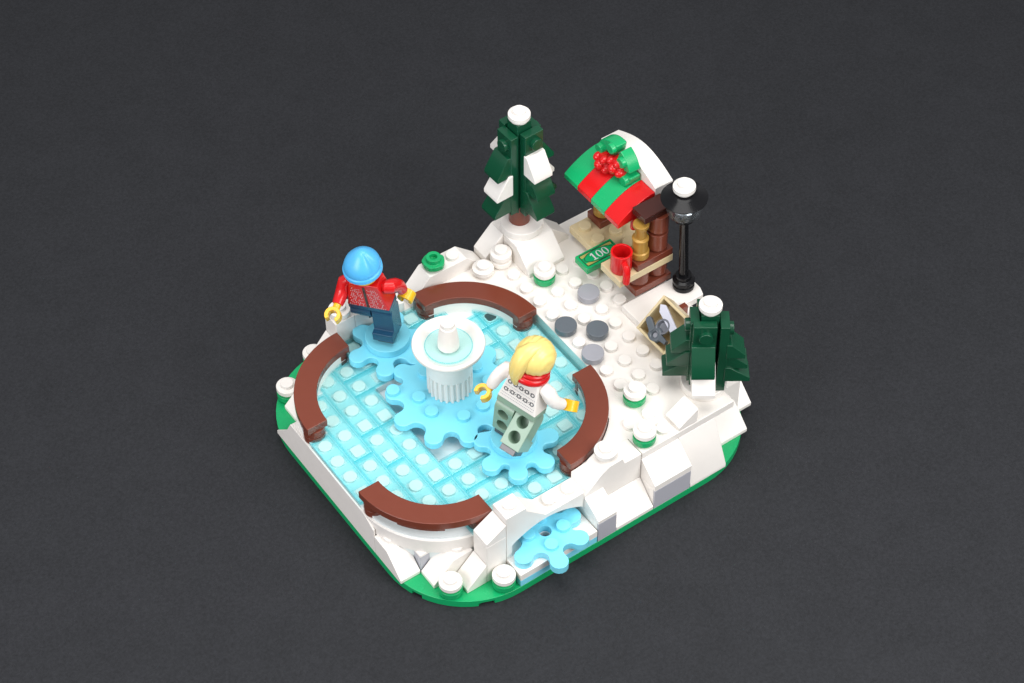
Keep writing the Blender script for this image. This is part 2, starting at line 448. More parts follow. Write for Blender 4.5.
# flat snow sheet round the right and back corners of the rink (top at .4)
cornerR = [(8, -.0)] + arc(8, 4, rr, 270, 360, 20) + [(12.03, 0)]
cornerT = [(12.03, 12)] + arc(8, 8, rr, 0, 90, 20)[0:] + [(8, 12.03)]
build(MB().poly(arc(8, 4, rr, 270, 360, 20) + [(12.05, 0), (11, -.0), (8.0, -.05)], -2.4, .395), 'snow', 'white', sg, .02)
build(MB().poly(arc(8, 8, rr, 0, 90, 20) + [(8, 12.2), (12.05, 12.2)], -2.4, .393), 'snow', 'white', sg, .02)
build(MB().box(11.02, 16.02, -1, 2, .0, .4), 'snow', 'white', sg, .03)
build(MB().box(12.03, 18, 1.98, 12, .0, .397), 'snow', 'white', sg, .03)
build(MB().box(12.04, 17.2, -.02, 10.8, -2.4, .01), 'snow_core', 'white', sg, 0)
build(MB().box(17, 17.9, 3, 9.5, -2.4, -.01), 'snow_core', 'white', sg, 0)
free = []
for ix in range(8, 18):
    for iy in range(-1, 13):
        x, y = ix + .5, iy + .5
        if x < 12 and (4 < y < 8 or math.hypot(x - 8, y - (4 if y < 6 else 8)) < 4.35): continue
        if x < 11 and y < 0: continue
        if y > 8 and x < 12 and (y > 11.9 or math.hypot(x - 8, y - 8) < 4.4): continue
        if 12 <= x <= 16 and 10 <= y <= 13 and not (x < 13 and y < 12): continue
        if x > 16 and y > 6: continue
        if x > 15 and 3.9 < y < 6 : continue
        if x > 14.6 and y < 3.9: continue
        if x > 14 and y < 2: continue
        if x > 13 and y < 1 and x > 13: continue
        if (x, y) in [(12.5, 6.5), (13.5, 5.5), (12.5, 4.5), (14.5, 7.5), (13.5, 9.5), (12.5, 1.5), (11.5, -.5), (11.5, 11.5), (12.5, 11.5), (13.5, -.5)]: continue
        if y > 12 or (y < 0 and x > 13): continue
        if 14.8 < x < 16.6 and 2.4 < y < 4.3: continue
        stud(sg, x, y, .4)

def slope(name, pts, axis, a, b, label, under=None, group='white snow slopes at the edge of the scene', studs=(), cat='snow slope', bevel=.03):
    mb = MB()
    (mb.xz if axis == 'y' else mb.yz)(pts, a, b)
    o = build(mb, name, 'white', None, bevel)
    tag(o, label, cat, group)
    for s in studs: stud(o, *s)
    return o
E_ = .008
# left long wall and its step
w = build(MB().yz([(2.99, -2.4), (10.98, -2.4), (10.98, -2.2), (10.0, -1.2), (9.6, -.42), (3.7, -.42), (2.99, -.82)], 0, .09)
          .xz([(0.09, -2.4), (.6, -2.4), (.6, -.425), (.09, -.425)], 8, 9.6), 'snow_wall', 'white', None, .02)
tag(w, 'long low white wall along the left front side of the rink', 'wall')
slope('snow_slope', [(1 + E_, -2.4), (1 + E_, -2.2), (2, -1.2), (2.98, -1.2), (2.98, -2.4)], 'x', 0, .985, 'white slope brick at the front end of the long left wall', studs=[(.5, 2.5, -1.2)])
o = slope('snow_slope', [(1, -2.4), (1, -2.2), (2, -1.2), (2.99, -1.2), (2.99, -2.4)], 'y', .015, .985, 'white slope brick facing left, beside the notch at the front corner', studs=[(2.5, .5, -1.2)])
o = empty('snow_block', (1.7, 1.8, -2.4), 'white studded block, its shaded sides painted grey, deep in the notch between two front corner slopes', 'block')
build(MB().box(1.02, 2.4, 1.03, 2.6, -2.4, -1.365), 'brick', 'fgray', o, .02)  # crevice shade put into the colour: grey sides under the white top
build(MB().box(1.015, 2.4, 1.02, 2.6, -1.362, -1.205), 'top_plate', 'white', o, .03)
stud(o, 1.5, 1.5, -1.2)
o = slope('snow_slope', [(2, -2.4), (2, -2.2), (3, -1.2), (3, -2.4)], 'y', -.99, -.02, 'white slope brick between the two small snowballs on the front green rim')
fr = empty('snow_pillar', (3.5, -.5, -2.4), 'white pillar with a small tilted cap at the left foot of the arch', 'pillar')
build(MB().box(3.01, 3.99, -.99, -.01, -2.4, -.003), 'brick', 'white', fr, .03)
build(MB().xz([(3.01, 0), (3.01, .2), (3.99, .8), (3.99, 0)], -.99, -.01), 'sloped_cap', 'white', fr, .03)
# arch
ar = empty('snow_arch', (6, -.5, -2.4), 'low white arch bridge over the splash at the front right edge', 'arch')
N = 16
intr = [(4.0, -1.05)] + [(4.05 + (8 - 4.05) * k / N, -1.05 + .78 * math.sin(PI * k / N) ** .8) for k in range(1, N)] + [(7.99, -1.05)]
build(MB().xz([(7.99, -.003), (6.0, -.003), (5.02, 1.0), (5.0, 1.2), (4.0, 1.2)] + intr, -.99, -.015), 'span', 'white', ar, .03)
build(MB().box(4.02, 4.3, -.97, -.03, -2.39, -.6), 'foot', 'white', ar, .02)
stud(ar, 4.5, -.5, 1.2); stud(ar, 6.5, -.5, 0); stud(ar, 7.5, -.5, 0)
build(MB().box(4.0, 8.0, -.012, .12, -1.55, -.43), 'back', 'azure', ar, 0)
# right front run of rocks
t = empty('snow_step', (8.5, -1.5, -2.4), 'narrow tall white block with sloped top, right of the stream', 'snow block')
build(MB().box(8.01, 8.985, -1.9, -.02, -2.4, -1.204), 'brick', 'white', t, .02)
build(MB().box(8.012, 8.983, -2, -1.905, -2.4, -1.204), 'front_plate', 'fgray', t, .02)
build(MB().yz([(-2, -1.2), (-2, -1.0), (-1, -.4), (-.02, -.4), (-.02, -1.2)], 8.01, 8.985), 'sloped_cap', 'white', t, .02)
slope('snow_slope', [(-2, -2.4), (-2, -2.2), (-1, -1.2), (-.03, -1.2), (-.03, -2.4)], 'x', 9.0, 10.99, 'wide low white slope brick right of the narrow tall block')
rk = empty('snow_rock', (9.5, -.5, -1.2), 'white rounded rock topped with a plain snowball between arch and bush', 'rock')
pr_ = [(8.0, -1.19)] + [(8.0, -.3)] + [(8.0 + 1.0 * math.sin(t_), -.3 + 1.1 * (1 - math.cos(t_))) for t_ in ()] + [(8.45, .1), (8.9, .55), (9.3, .78), (10.0, .8), (10.1, .42), (10.985, .42), (10.985, -1.19)]
build(MB().xz(pr_, -1.0, .02), 'rock_body', 'white', rk, .04)
build(MB().lathe([(.4, .8), (.4, .95), (.5, .97), (.5, 1.2), (0, 1.2)], 9.5, -.42), 'snowball', 'white', rk, .03)
stud(rk, 9.5, -.42, 1.2)
t = empty('snow_step', (12, -1.5, -2.4), 'wide white block with sloped top and grey front face, below the front snowy bush', 'snow block')
build(MB().box(11.01, 12.985, -1.9, -.03, -2.4, -1.204), 'brick', 'white', t, .02)
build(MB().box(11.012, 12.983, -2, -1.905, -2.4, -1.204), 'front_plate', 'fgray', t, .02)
build(MB().yz([(-2, -1.2), (-2, -.85), (-1, -.004), (-.03, -.004), (-.03, -1.2)], 11.01, 12.985), 'sloped_cap', 'white', t, .02)
slope('snow_slope', [(-2, -2.4), (-2, -2.2), (-1, -.004), (-.03, -.004), (-.03, -2.4)], 'x', 13.0, 14.99, 'tall steep white slope brick at the right front corner')
slope('snow_slope', [(-1, -2.4), (-1, -2.2), (0, -1.2), (.95, -1.2), (.95, -2.4)], 'x', 15.01, 17, 'shaded white slope brick under the right edge of the snow, below the small tree')
slope('snow_slope', [(.05, -2.395), (.05, -2.2), (1, -1.3), (2.9, -1.2), (2.9, -2.395)], 'x', 17.02, 18.1, 'white slope brick jutting out past the green rim at far right')
slope('snow_slope', [(13, .4), (13, .62), (14, 1.25), (14, .4)], 'y', -.98, -.02, 'small white wedge lying on the snow in front of the small tree')
# back left rocks
r2 = empty('snow_ridge', (10, 12.5, 0), 'long white ridge behind the back bench with a green flower on it', 'snow ridge')
build(MB().xz([(8, -.4), (8, .1), (9, 1.2), (10.99, 1.2), (11.95, .3), (11.95, -.4)], 12.05, 13.0), 'ridge', 'white', r2, .03)
stud(r2, 10.5, 12.5, 1.2)
build(MB().box(7.6, 12.9, 12.06, 13.4, -2.39, -.395), 'base_wall', 'white', r2, .02)
fl = empty('flower', (9.5, 12.5, 1.2), 'bright green round flower stud on the white ridge', 'flower')
build(MB().lathe([(.3, 1.2), (.3, 1.32), (.5, 1.36), (.5, 1.6), (.34, 1.62), (.34, 1.85), (.18, 1.85), (.18, 1.62), (0, 1.62)], 9.5, 12.5), 'bloom', 'green', fl, .02)
pe = MB()
for k in range(5):
    a = 2 * PI * k / 5; pe.lathe([(.2, 1.37), (.2, 1.59)], 9.5 + .335 * math.cos(a), 12.5 + .335 * math.sin(a), 16)
build(pe, 'petals', 'green', fl, .02)
# rock beside the boy
r3 = empty('snow_pillar', (4.5, 12.5, -2.4), 'white block with a round plate under the hand of the skater in the beanie', 'pillar')
build(MB().box(4.0, 5.0, 12.06, 13.0, -2.39, 1.2), 'brick', 'white', r3, .03)
build(MB().lathe([(.38, 1.2), (.38, 1.34), (.5, 1.36), (.5, 1.6), (0, 1.6)], 4.5, 12.5), 'round_plate', 'white', r3, .03)
stud(r3, 4.5, 12.5, 1.6)
r4 = empty('snow_shelf', (6.3, 12.5, -2.4), 'low white shelf with a dark slot behind the skater in the beanie', 'shelf')
build(MB().xz([(5.01, -2.39), (5.01, 1.18), (6, .8), (7.5, .42), (7.58, .42), (7.58, -2.39)], 12.07, 13.2), 'shelf_body', 'white', r4, .03)
build(MB().box(5.72, 5.9, 12.055, 12.1, .55, .75), 'slot', 'ink', r4, 0)
slope('snow_slope', [(3.0, -1.4), (3.0, -1.1), (3.99, .05), (3.99, -1.4)], 'y', 12.1, 13.0, 'white slope brick below the pillar at the left back edge', under=True)
tag(build(MB().box(3.1, 3.98, 12.12, 12.98, -2.4, -1.4), 'snow_block', 'white', None, .02), 'white support brick under the back left slope, above the green rim', 'block')
slope('snow_slope', [(1, -2.4), (1, -2.2), (2, -1.2), (2.9, -1.2), (2.9, -2.4)], 'y', 11.0, 12.0, 'white slope brick peeking out left of the left bench')

# snowballs and bushes
def snowball(x, y, z, label, layers=1, green=True):
    t = empty('snowy_bush' if green else 'snowball', (x, y, z), label, 'bush' if green else 'snowball', 'green plants capped with snow' if green else 'plain white snowballs')
    if green:
        build(MB().lathe([(.42, z), (.42, z + .1), (.5, z + .12), (.5, z + .4)], x, y), 'leaves', 'green', t, .02)
        z += .4
    for k in range(layers):
        build(MB().lathe([(.4, z + .002), (.4, z + .13), (.5, z + .15), (.5, z + .4), (0, z + .4)], x, y), 'snow_cap', 'white', t, .035)
        z += .4
    stud(t, x, y, z)
snowball(13.5, 9.5, .4, 'snow capped green plant in front of the tall tree')
snowball(12.5, 1.5, .4, 'snow capped green plant nearest the right bench')
snowball(11.5, -.5, .4, 'snow capped green plant at the front edge of the snow')
snowball(1.5, -.5, -2.4, 'left one of two snow capped plants on the front green corner')
snowball(3.5, -1.5, -2.4, 'snow capped plant on the green rim just left of the stream')
snowball(1.5, 12.5, -2.4, 'snow capped plant on the green rim at far left, lower one by the left bench')
snowball(3.5, 13.5, -2.4, 'snow capped plant half hidden behind the upper end of the left bench')
snowball(11.5, 11.5, .4, 'low single white snowball behind the back bench', 1, False)
snowball(12.5, 11.5, .4, 'taller double white snowball at the foot of the tall tree', 2, False)

# stepping stones
for x, y, m, lab in ((14.5, 7.5, 'lgray', 'light grey round stepping stone near the money tile'), (12.5, 6.5, 'dgray', 'dark grey round stepping stone beside the rink edge'),
                     (13.5, 5.5, 'dgray', 'dark grey round stepping stone in the middle of the snow'), (12.5, 4.5, 'lgray', 'light grey round stepping stone at the end of the right bench')):
    o = build(MB().lathe([(.42, .4), (.42, .46), (.5, .48), (.5, .8), (0, .8)], x, y, 36), 'stepping_stone', m, None, .03)
    tag(o, lab, 'stepping stone', 'round grey stepping stones on the snow')

# ------------------------------------------------------------------ fountain
FX, FY = 6.5, 6.8
f = empty('fountain', (FX, FY, .4), 'white fountain with fluted column, wide bowl of pale water and a small spout', 'fountain')
fl_ = []
for k in range(24):
    for j, rr_ in ((0, 1.0), (.35, 1.0), (.5, .9), (.85, .9)):
        a = 2 * PI * (k + j) / 24; fl_.append((FX + rr_ * math.cos(a), FY + rr_ * math.sin(a)))
build(MB().poly(fl_, .405, 1.6), 'fluted_base', 'white', f, .012)
build(MB().lathe([(1.0, 1.602), (1.0, 2.6), (1.02, 2.8)], FX, FY, 48), 'column', 'white', f, .02)
build(MB().lathe([(.9, 2.72), (1.15, 2.8), (1.45, 2.98), (1.56, 3.1), (1.58, 3.2), (1.55, 3.27), (1.44, 3.29), (1.34, 3.24), (1.12, 3.02), (1.04, 2.95), (0, 2.94)], FX, FY, 56), 'bowl', 'white', f, .01)
build(MB().lathe([(1.02, 2.97), (1.02, 3.08), (0, 3.08)], FX, FY, 48), 'water_disc', 'water', f, .02)
build(MB().torus((FX, FY, 3.085), 1.02, .022, 'z', 0, 2 * PI, 56, 8), 'water_edge', 'icewall', f, 0)
build(MB().lathe([(.47, 3.085), (.47, 3.36), (.35, 4.3), (.3, 4.32), (.3, 4.54), (0, 4.54)], FX, FY, 32), 'spout', 'white', f, .02)

# ------------------------------------------------------------------ trees
def tree(pos, yaw, tiers, zcap, label, whites, dz=.75, z0=.75, offs=(.2, 0, 0, -.02), low=(0, .12, .05, .1), side=None):
    """stepped toy conifer; coordinates in the tree's own frame, z up from the trunk's foot"""
    t = turned('conifer_tree', pos, (0, 0, yaw), label=label, cat='tree')
    z1 = zcap - dz
    build(MB().lathe([(.5, 0), (.5, z0 + .2)]), 'trunk', 'brown', t, .03)
    build(MB().box(-.38, .38, -.38, .38, z0 - .1, zcap - .36), 'core', 'dgreen', t, .03)
    build(MB().lathe([(.4, zcap - .4), (.4, zcap - .26), (.5, zcap - .24), (.5, zcap), (0, zcap)]), 'snow_cap', 'white', t, .035)
    stud(t, 0, 0, zcap)
    nt = len(tiers)
    for s in range(4):
        rot = Matrix.Rotation(PI / 2 * s, 4, 'Z')
        off = offs[s]
        zs = z1 + (.0, -.06, .03, -.1)[s]
        # slab: n along -y
        p = build(MB().box(off - .5, off + .5, -.82, -.42, z0 + low[s], zs).xform(rot), 'branch_panel', 'dgreen', t, .03)
        v = rot @ Vector((off + .04, -.82, zs - .55))
        stud(t, v.x, v.y, v.z, 'dgreen', rot=(PI / 2, 0, PI / 2 * s), name='stud')
        z = zs - 1.08
        for k, (h, d) in enumerate(tiers if s == 0 or side is None else side):
            zb = z - h
            sh = off + (.05 if k % 2 else -.03)
            y0 = -.74
            prof = [(y0, z), (y0 - .22, z), (y0 - d, zb + .22), (y0 - d, zb), (y0, zb)]
            mat = 'white' if (s, k) in whites else 'dgreen'
            build(MB().yz(prof, -.5 + sh, .5 + sh).xform(rot), 'branch', mat, t, .03)
            z = zb + .12
    return t
# foot mounds
m1 = empty('snow_mound', (14, 12, .4), 'white mound of slope bricks under the tall tree', 'snow mound')
build(MB().box(13.01, 14.99, 11, 12.98, -2.3, 1.6), 'core', 'white', m1, .03)
build(MB().yz([(10, .4), (10, .62), (11, 1.6), (11, .4)], 13.01, 14.99), 'slope', 'white', m1, .03)
build(MB().xz([(12, -.4), (12, .62), (13, 1.6), (13, -.4)], 12.02, 12.98), 'slope', 'white', m1, .03)
build(MB().xz([(16, .2), (16, .6), (15, 1.6), (15, .2)], 11.02, 12.0), 'slope', 'white', m1, .03)
build(MB().lathe([(1.0, 1.603), (1.0, 2.0), (0, 2.0)], 14.0, 12.0, 44), 'round_plate', 'white', m1, .04)
tree((13.95, 12.08, 2.0), R(2), [(1.15, .8), (1.2, .9), (1.2, .98)], 6.5, 'tall dark green stepped conifer with white snow bricks, on the back mound', {(0, 0), (3, 1), (1, 1), (2, 0)}, .75, .95)
TX, TY = 15.55, .55
m2 = tag(build(MB().lathe([(1.0, .402), (1.0, .8), (0, .8)], TX - .05, TY - .05, 44), 'round_plate', 'white', None, .04), 'white round plate under the small tree', 'round plate')
tree((TX, TY, .8), R(-35), [(1.25, .95), (1.2, 1.08)], 4.72, 'short wide dark green stepped conifer at the right front of the snow', {(0, 1)}, .6, .35, (-.23, -.3, 0, 0), (.1, -.32, 0, 0), [(.82, .82), (.86, .98), (.86, 1.12)])

# ------------------------------------------------------------------ market stall
s_ = empty('market_stall', (17, 8.5, .4), 'small market stall with striped red and green roof, wreath, gold posts and brown pillars', 'market stall')
p = build(MB().box(15.98, 18.6, 8.0, 11.0, .8, 1.2), 'floor_plate', 'tan', s_, .03)
for x in (16.5, 17.5):
    for y in (8.5, 9.5, 10.5):
        if not (x > 17 and y > 10): stud(p, x, y, 1.2, 'tan')
build(MB().box(16.0, 18.0, 6.0, 6.98, .8, 1.2), 'foot_plate', 'brown', s_, .03)
for x in (16.5, 17.5): build(MB().lathe([(.36, 1.2), (.36, 1.3), (.49, 1.33), (.49, 2.0)], x, 6.5), 'pillar_brick', 'brown', s_, .03)
build(MB().box(15.05, 18.02, 5.98, 7.4, 2.0, 2.4), 'counter', 'tan', s_, .03)
build(MB().box(16.02, 18.0, 6.0, 6.98, 2.402, 2.8), 'counter_plate', 'brown', s_, .03)
for z in (2.8, 3.9): build(MB().lathe([(.36, z), (.36, z + .1), (.49, z + .13), (.49, z + 1.08)], 17.45, 6.5), 'pillar_brick', 'brown', s_, .03)
def post(x, y, z):
    build(MB().lathe([(.37, z), (.43, z + .05), (.43, z + .36), (.36, z + .42), (.34, z + 1.0), (.38, z + 1.04), (.38, z + 1.14), (.27, z + 1.2), (.25, z + 1.65), (.36, z + 1.85), (.36, z + 2.0)], x, y), 'post', 'gold', s_, .02)
post(16.5, 6.5, 2.8)
build(MB().box(16.45, 17.97, 6.2, 7.1, 4.96, 5.34), 'beam', 'dbrown', s_, .03)
build(MB().box(17.0, 19.0, 10.0, 11.0, 1.2, 1.6), 'foot_plate', 'brown', s_, .03)
post(17.5, 10.5, 1.6)
build(MB().box(18.0, 18.9, 10.02, 10.98, 1.6, 4.6), 'pillar_brick', 'brown', s_, .03)
build(MB().box(16.2, 18.9, 10.03, 10.97, 3.75, 4.35), 'beam', 'dbrown', s_, .03)
# roof: four curved strips
for k, m in enumerate(('red', 'green', 'red', 'green')):
    y0 = 7.13 + k
    n = 10
    up = [(15.72 + 2.0 * j / n, 4.62 + .86 * math.sin(PI / 2 * j / n) ** .9) for j in range(n + 1)]
    build(MB().xz(up + [(17.72, 4.7), (16.6, 4.45), (15.72, 4.36)], y0 + .008, y0 + .992), 'roof_strip', m, s_, .025)
n = 14
bow = [(7.15 + 3.96 * j / n, 5.66 + .62 * math.sin(PI * j / n)) for j in range(n + 1)]
build(MB().yz(bow + [(11.11, 5.0), (7.15, 5.0)], 17.735, 18.72), 'roof_ridge', 'white', s_, .025)
build(MB().box(17.9, 18.7, 7.2, 10.0, 4.4, 4.995), 'roof_beam', 'brown', s_, .02)
# wreath with berries
wr = empty('wreath', (17.45, 9.3, 4.9), 'round green wreath with a red berry cluster on the stall roof', 'wreath')
WC = Vector((17.38, 9.35, 5.8))
def leaf(a0, a1):
    pr_ = [(WC.y + r * math.cos(R(a)), WC.z + r * math.sin(R(a))) for r, aa in ((1.22, (a0, a1)), (.66, (a1, a0))) for a in [aa[0] + (aa[1] - aa[0]) * k / 12 for k in range(13)]]
    build(MB().yz(pr_, WC.x - .3, WC.x + .3), 'leaf', 'green', wr, .09)
for a0, a1 in ((-62, -12), (2, 100), (112, 165), (178, 262)): leaf(a0, a1)
for a in (-40, 20, 85, 135, 195, 245):
    p_ = WC + Vector((0, .94 * math.cos(R(a)), .94 * math.sin(R(a))))
    build(MB().tube([p_ + Vector((-.25, 0, 0)), p_ + Vector((-.48, 0, 0))], [.27, .25], 14), 'bud', 'green', wr, .04)
for cx, cy, cz in ((16.95, 9.82, 5.66), (17.08, 9.02, 5.98)):
    b = MB()
    b.lathe([(.34, -.3), (.46, -.2), (.46, .12), (.34, .22), (0, .26)], seg=20).xform(Matrix.Translation((cx, cy, cz)) @ Matrix.Rotation(-PI / 2, 4, 'Y'))
    for k in range(4):
        a = 2 * PI * k / 4 + .5; b.ball((cx - .06, cy + .34 * math.cos(a), cz + .34 * math.sin(a)), .22, 1.4, 1, 1)
    b.ball((cx - .28, cy, cz), .24)
    build(b, 'berry_cluster', 'red', wr, 0)
build(MB().tube([(16.75, 7.3, 4.5), (16.75, 7.3, 3.7)], [.16, .16]), 'tap', 'red', s_, .02)

# mug on the counter
mg = empty('mug', (15.58, 6.62, 2.4), 'red mug with its handle over the counter edge', 'mug')
build(MB().lathe([(.47, 2.41), (.49, 2.5), (.49, 3.5), (.39, 3.5), (.39, 2.7), (0, 2.66)], 15.58, 6.62), 'cup', 'red', mg, .02)
h = Vector((-.35, -.94, 0)).normalized(); c = Vector((15.58, 6.62, 0))
build(MB().tube([c + h * .4 + Vector((0, 0, 3.15)), c + h * .72 + Vector((0, 0, 3.15)), c + h * .82 + Vector((0, 0, 3.0)), c + h * .82 + Vector((0, 0, 2.35)), c + h * .6 + Vector((0, 0, 2.3))], [.15, .16, .17, .17, .12]), 'handle', 'red', mg, .02)

# banknote tile
bn = empty('banknote', ((16 - .2), 8.5, 1.42), 'green banknote tile printed with 100, lying across the stall floor edge', 'banknote')
build(MB().box((15.0 - .2), 16.78, 8.02, 8.98, 1.25, 1.62), 'tile', 'green', bn, .03)
zt = 1.622
def flat_ring(mb, outer, inner, z0, z1):
    A = [mb.bm.verts.new((x, y, z0)) for x, y in outer]; B = [mb.bm.verts.new((x, y, z0)) for x, y in inner]
    A2 = [mb.bm.verts.new((x, y, z1)) for x, y in outer]; B2 = [mb.bm.verts.new((x, y, z1)) for x, y in inner]
    n = len(A)
    for k in range(n):
        q = (k + 1) % n
        for F in ((A2[k], A2[q], B2[q], B2[k]), (A[k], B[k], B[q], A[q]), (A[k], A[q], A2[q], A2[k]), (B[k], B2[k], B2[q], B[q])): mb.bm.faces.new(F)
    return mb
def ell(cx, cy, a, b, n=32): return [(cx + a * math.cos(2 * PI * k / n), cy + b * math.sin(2 * PI * k / n)) for k in range(n)]
build(flat_ring(MB(), round_rect((15.1 - .2), (16.9 - .2), 8.12, 8.88, .1, 6), round_rect((15.135 - .2), 16.665, 8.155, 8.845, .08, 6), zt, zt + .004), 'border_print', 'ink', bn, 0)
bx = MB()
flat_ring(bx, ell((16 - .2), 8.5, .80, .335), ell((16 - .2), 8.5, .77, .305), zt, zt + .004)
build(bx, 'oval_print', 'ink', bn, 0)
for sx in (-1, 1):
    for sy in (-1, 1):
        e = [((16 - .2) + sx * .82 * math.cos(t), 8.5 + sy * .335 * math.sin(t)) for t in (R(32), R(45), R(60), R(75))]
        build(MB().poly([((16 - .2) + sx * .845, 8.5 + sy * .325), ((16 - .2) + sx * .845, 8.5 + sy * .17)] + e + [((16 - .2) + sx * .25, 8.5 + sy * .325)] if sx * sy > 0 else ([((16 - .2) + sx * .845, 8.5 + sy * .325), ((16 - .2) + sx * .845, 8.5 + sy * .17)] + e + [((16 - .2) + sx * .25, 8.5 + sy * .325)])[::-1], zt, zt + .003), 'corner_print', 'goldink', bn, 0)
for k, dx in ((0, 0.0), (1, .32)):
    d = MB(); flat_ring(d, ell((16.02 - .2) + dx, 8.5, .145, .22), ell((16.02 - .2) + dx, 8.5, .075, .19), zt + .002, zt + .008)
    build(d, 'digit', 'silverink', bn, 0)
d = MB().box((15.66 - .2), (15.74 - .2), 8.285, 8.715, zt + .002, zt + .008).box((15.59 - .2), (15.81 - .2), 8.28, 8.32, zt + .0025, zt + .0085)
d.poly([((15.67 - .2), 8.715), ((15.58 - .2), 8.635), ((15.58 - .2), 8.59), ((15.67 - .2), 8.635)], zt + .0022, zt + .0082)
build(d, 'digit', 'silverink', bn, 0)

# ------------------------------------------------------------------ lamp
LX, LY = 18.2, 5.27
lp = turned('street_lamp', (LX, LY, 0), (0, 0, 0), label='black street lamp with clear lantern, wide round hat and a snow cap', cat='lamp')
lp.matrix_basis = Matrix.Translation((Vector((LX, LY, 0)) - ORG) * K) @ Matrix.Rotation(R(-2.8), 4, Vector((.573, .82, 0)))
LX = LY = 0
build(MB().lathe([(.4, .81), (.5, .84), (.5, 1.02), (.43, 1.05), (.43, 1.12), (.5, 1.15), (.5, 1.32), (.36, 1.4), (.36, 1.6)], LX, LY), 'base', 'black', lp, .015)
build(MB().lathe([(.22, 1.55), (.2, 5.0), (.3, 5.15)], LX, LY, 20), 'pole', 'black', lp, .01)
build(MB().lathe([(.3, 5.1), (.5, 5.2), (.5, 5.32), (.36, 5.34)], LX, LY), 'holder', 'black', lp, .01)
build(MB().lathe([(.46, 5.33), (.68, 5.46), (.78, 5.7), (.78, 6.38), (.7, 6.38), (.7, 5.72), (.6, 5.52), (.4, 5.4)], LX, LY, 16), 'lantern', 'glass', lp, 0)
build(MB().lathe([(.2, 5.36), (.42, 5.5), (.5, 5.75), (.3, 5.95), (.3, 6.4)], LX, LY, 8), 'bulb', 'chrome', lp, 0)
build(MB().lathe([(.7, 6.42), (1.02, 6.40), (1.04, 6.46), (.62, 6.68), (.5, 6.76), (0, 6.78)], LX, LY, 48), 'hat', 'black', lp, .015)
build(MB().lathe([(.4, 6.78), (.4, 6.9), (.5, 6.92), (.5, 7.16), (0, 7.16)], LX, LY), 'snow_cap', 'white', lp, .035)
stud(lp, LX, LY, 7.16)
b = tag(build(MB().poly([(15.2, 4.4), (18.6, 4.4), (18.75, 4.8), (18.75, 5.7), (18.4, 5.98), (15.2, 5.98)], .402, .8), 'snow_plate', 'white', None, .04), 'smooth white plate under the street lamp', 'snow plate')
tag(build(MB().box(17.0, 17.5, 4.1, 4.38, .4, .98), 'peg', 'brown', None, .03), 'small brown peg behind the leaning crate', 'peg')

# ------------------------------------------------------------------ crate with tools
TH = R(39)
cr = turned('crate', (14.72, 3.33, 1.12), (0, -TH, 0), label='tan open crate tilted up against the snow, holding grey tools', cat='crate')
cb = MB()
L_, W_, D_ = 1.9, 1.0, .9
cb.box(0, L_, -W_, W_, -D_, -D_ + .12)
for y0, y1 in ((-W_, -W_ + .13), (W_ - .13, W_)): cb.box(0, L_, y0, y1, -D_ + .121, 0)
for x0, x1 in ((0, .13), (L_ - .13, L_)): cb.box(x0, x1, -W_ + .131, W_ - .131, -D_ + .122, -.002)
build(cb, 'box', 'tan', cr, .03)
def in_crate(name, label, cat):
    t = turned(name, (14.72, 3.33, 1.12), (0, -TH, 0), label=label, cat=cat); return t
t = in_crate('blade', 'long pale grey blade leaning in the crate', 'blade')
build(MB().poly([(1.5, .84), (1.64, .6), (1.2, -.7), (.86, -.62), (1.22, .62)], -.16, -.02), 'blade_body', 'pale', t, .02)
t = in_crate('wrench', 'dark grey wrench with a ring end in the crate', 'wrench')
build(MB().torus((.36, .06, -.12), .25, .13, 'z', 0, 2 * PI, 28, 12), 'ring', 'dgray', t, 0)
build(MB().cyl(.36, .06, .19, -.4, -.12, 20), 'hub', 'lgray', t, .02)
build(MB().poly([(.26, .3), (.58, .2), (.82, .74), (.80, .86), (.66, .92), (.54, .86)], -.2, .04), 'handle', 'dgray', t, .04)
build(MB().poly([(.28, -.2), (.56, -.2), (.52, -.62), (.34, -.66)], -.24, .0), 'jaw', 'dgray', t, .03)
t = in_crate('metal_cup', 'small shiny grey cup between wrench and blade', 'cup')
build(MB().lathe([(.2, -.6), (.2, -.3), (.36, -.14), (.36, 0), (.28, 0), (.2, -.15), (0, -.16)], .86, .0, 24), 'cup_body', 'silver', t, .015)

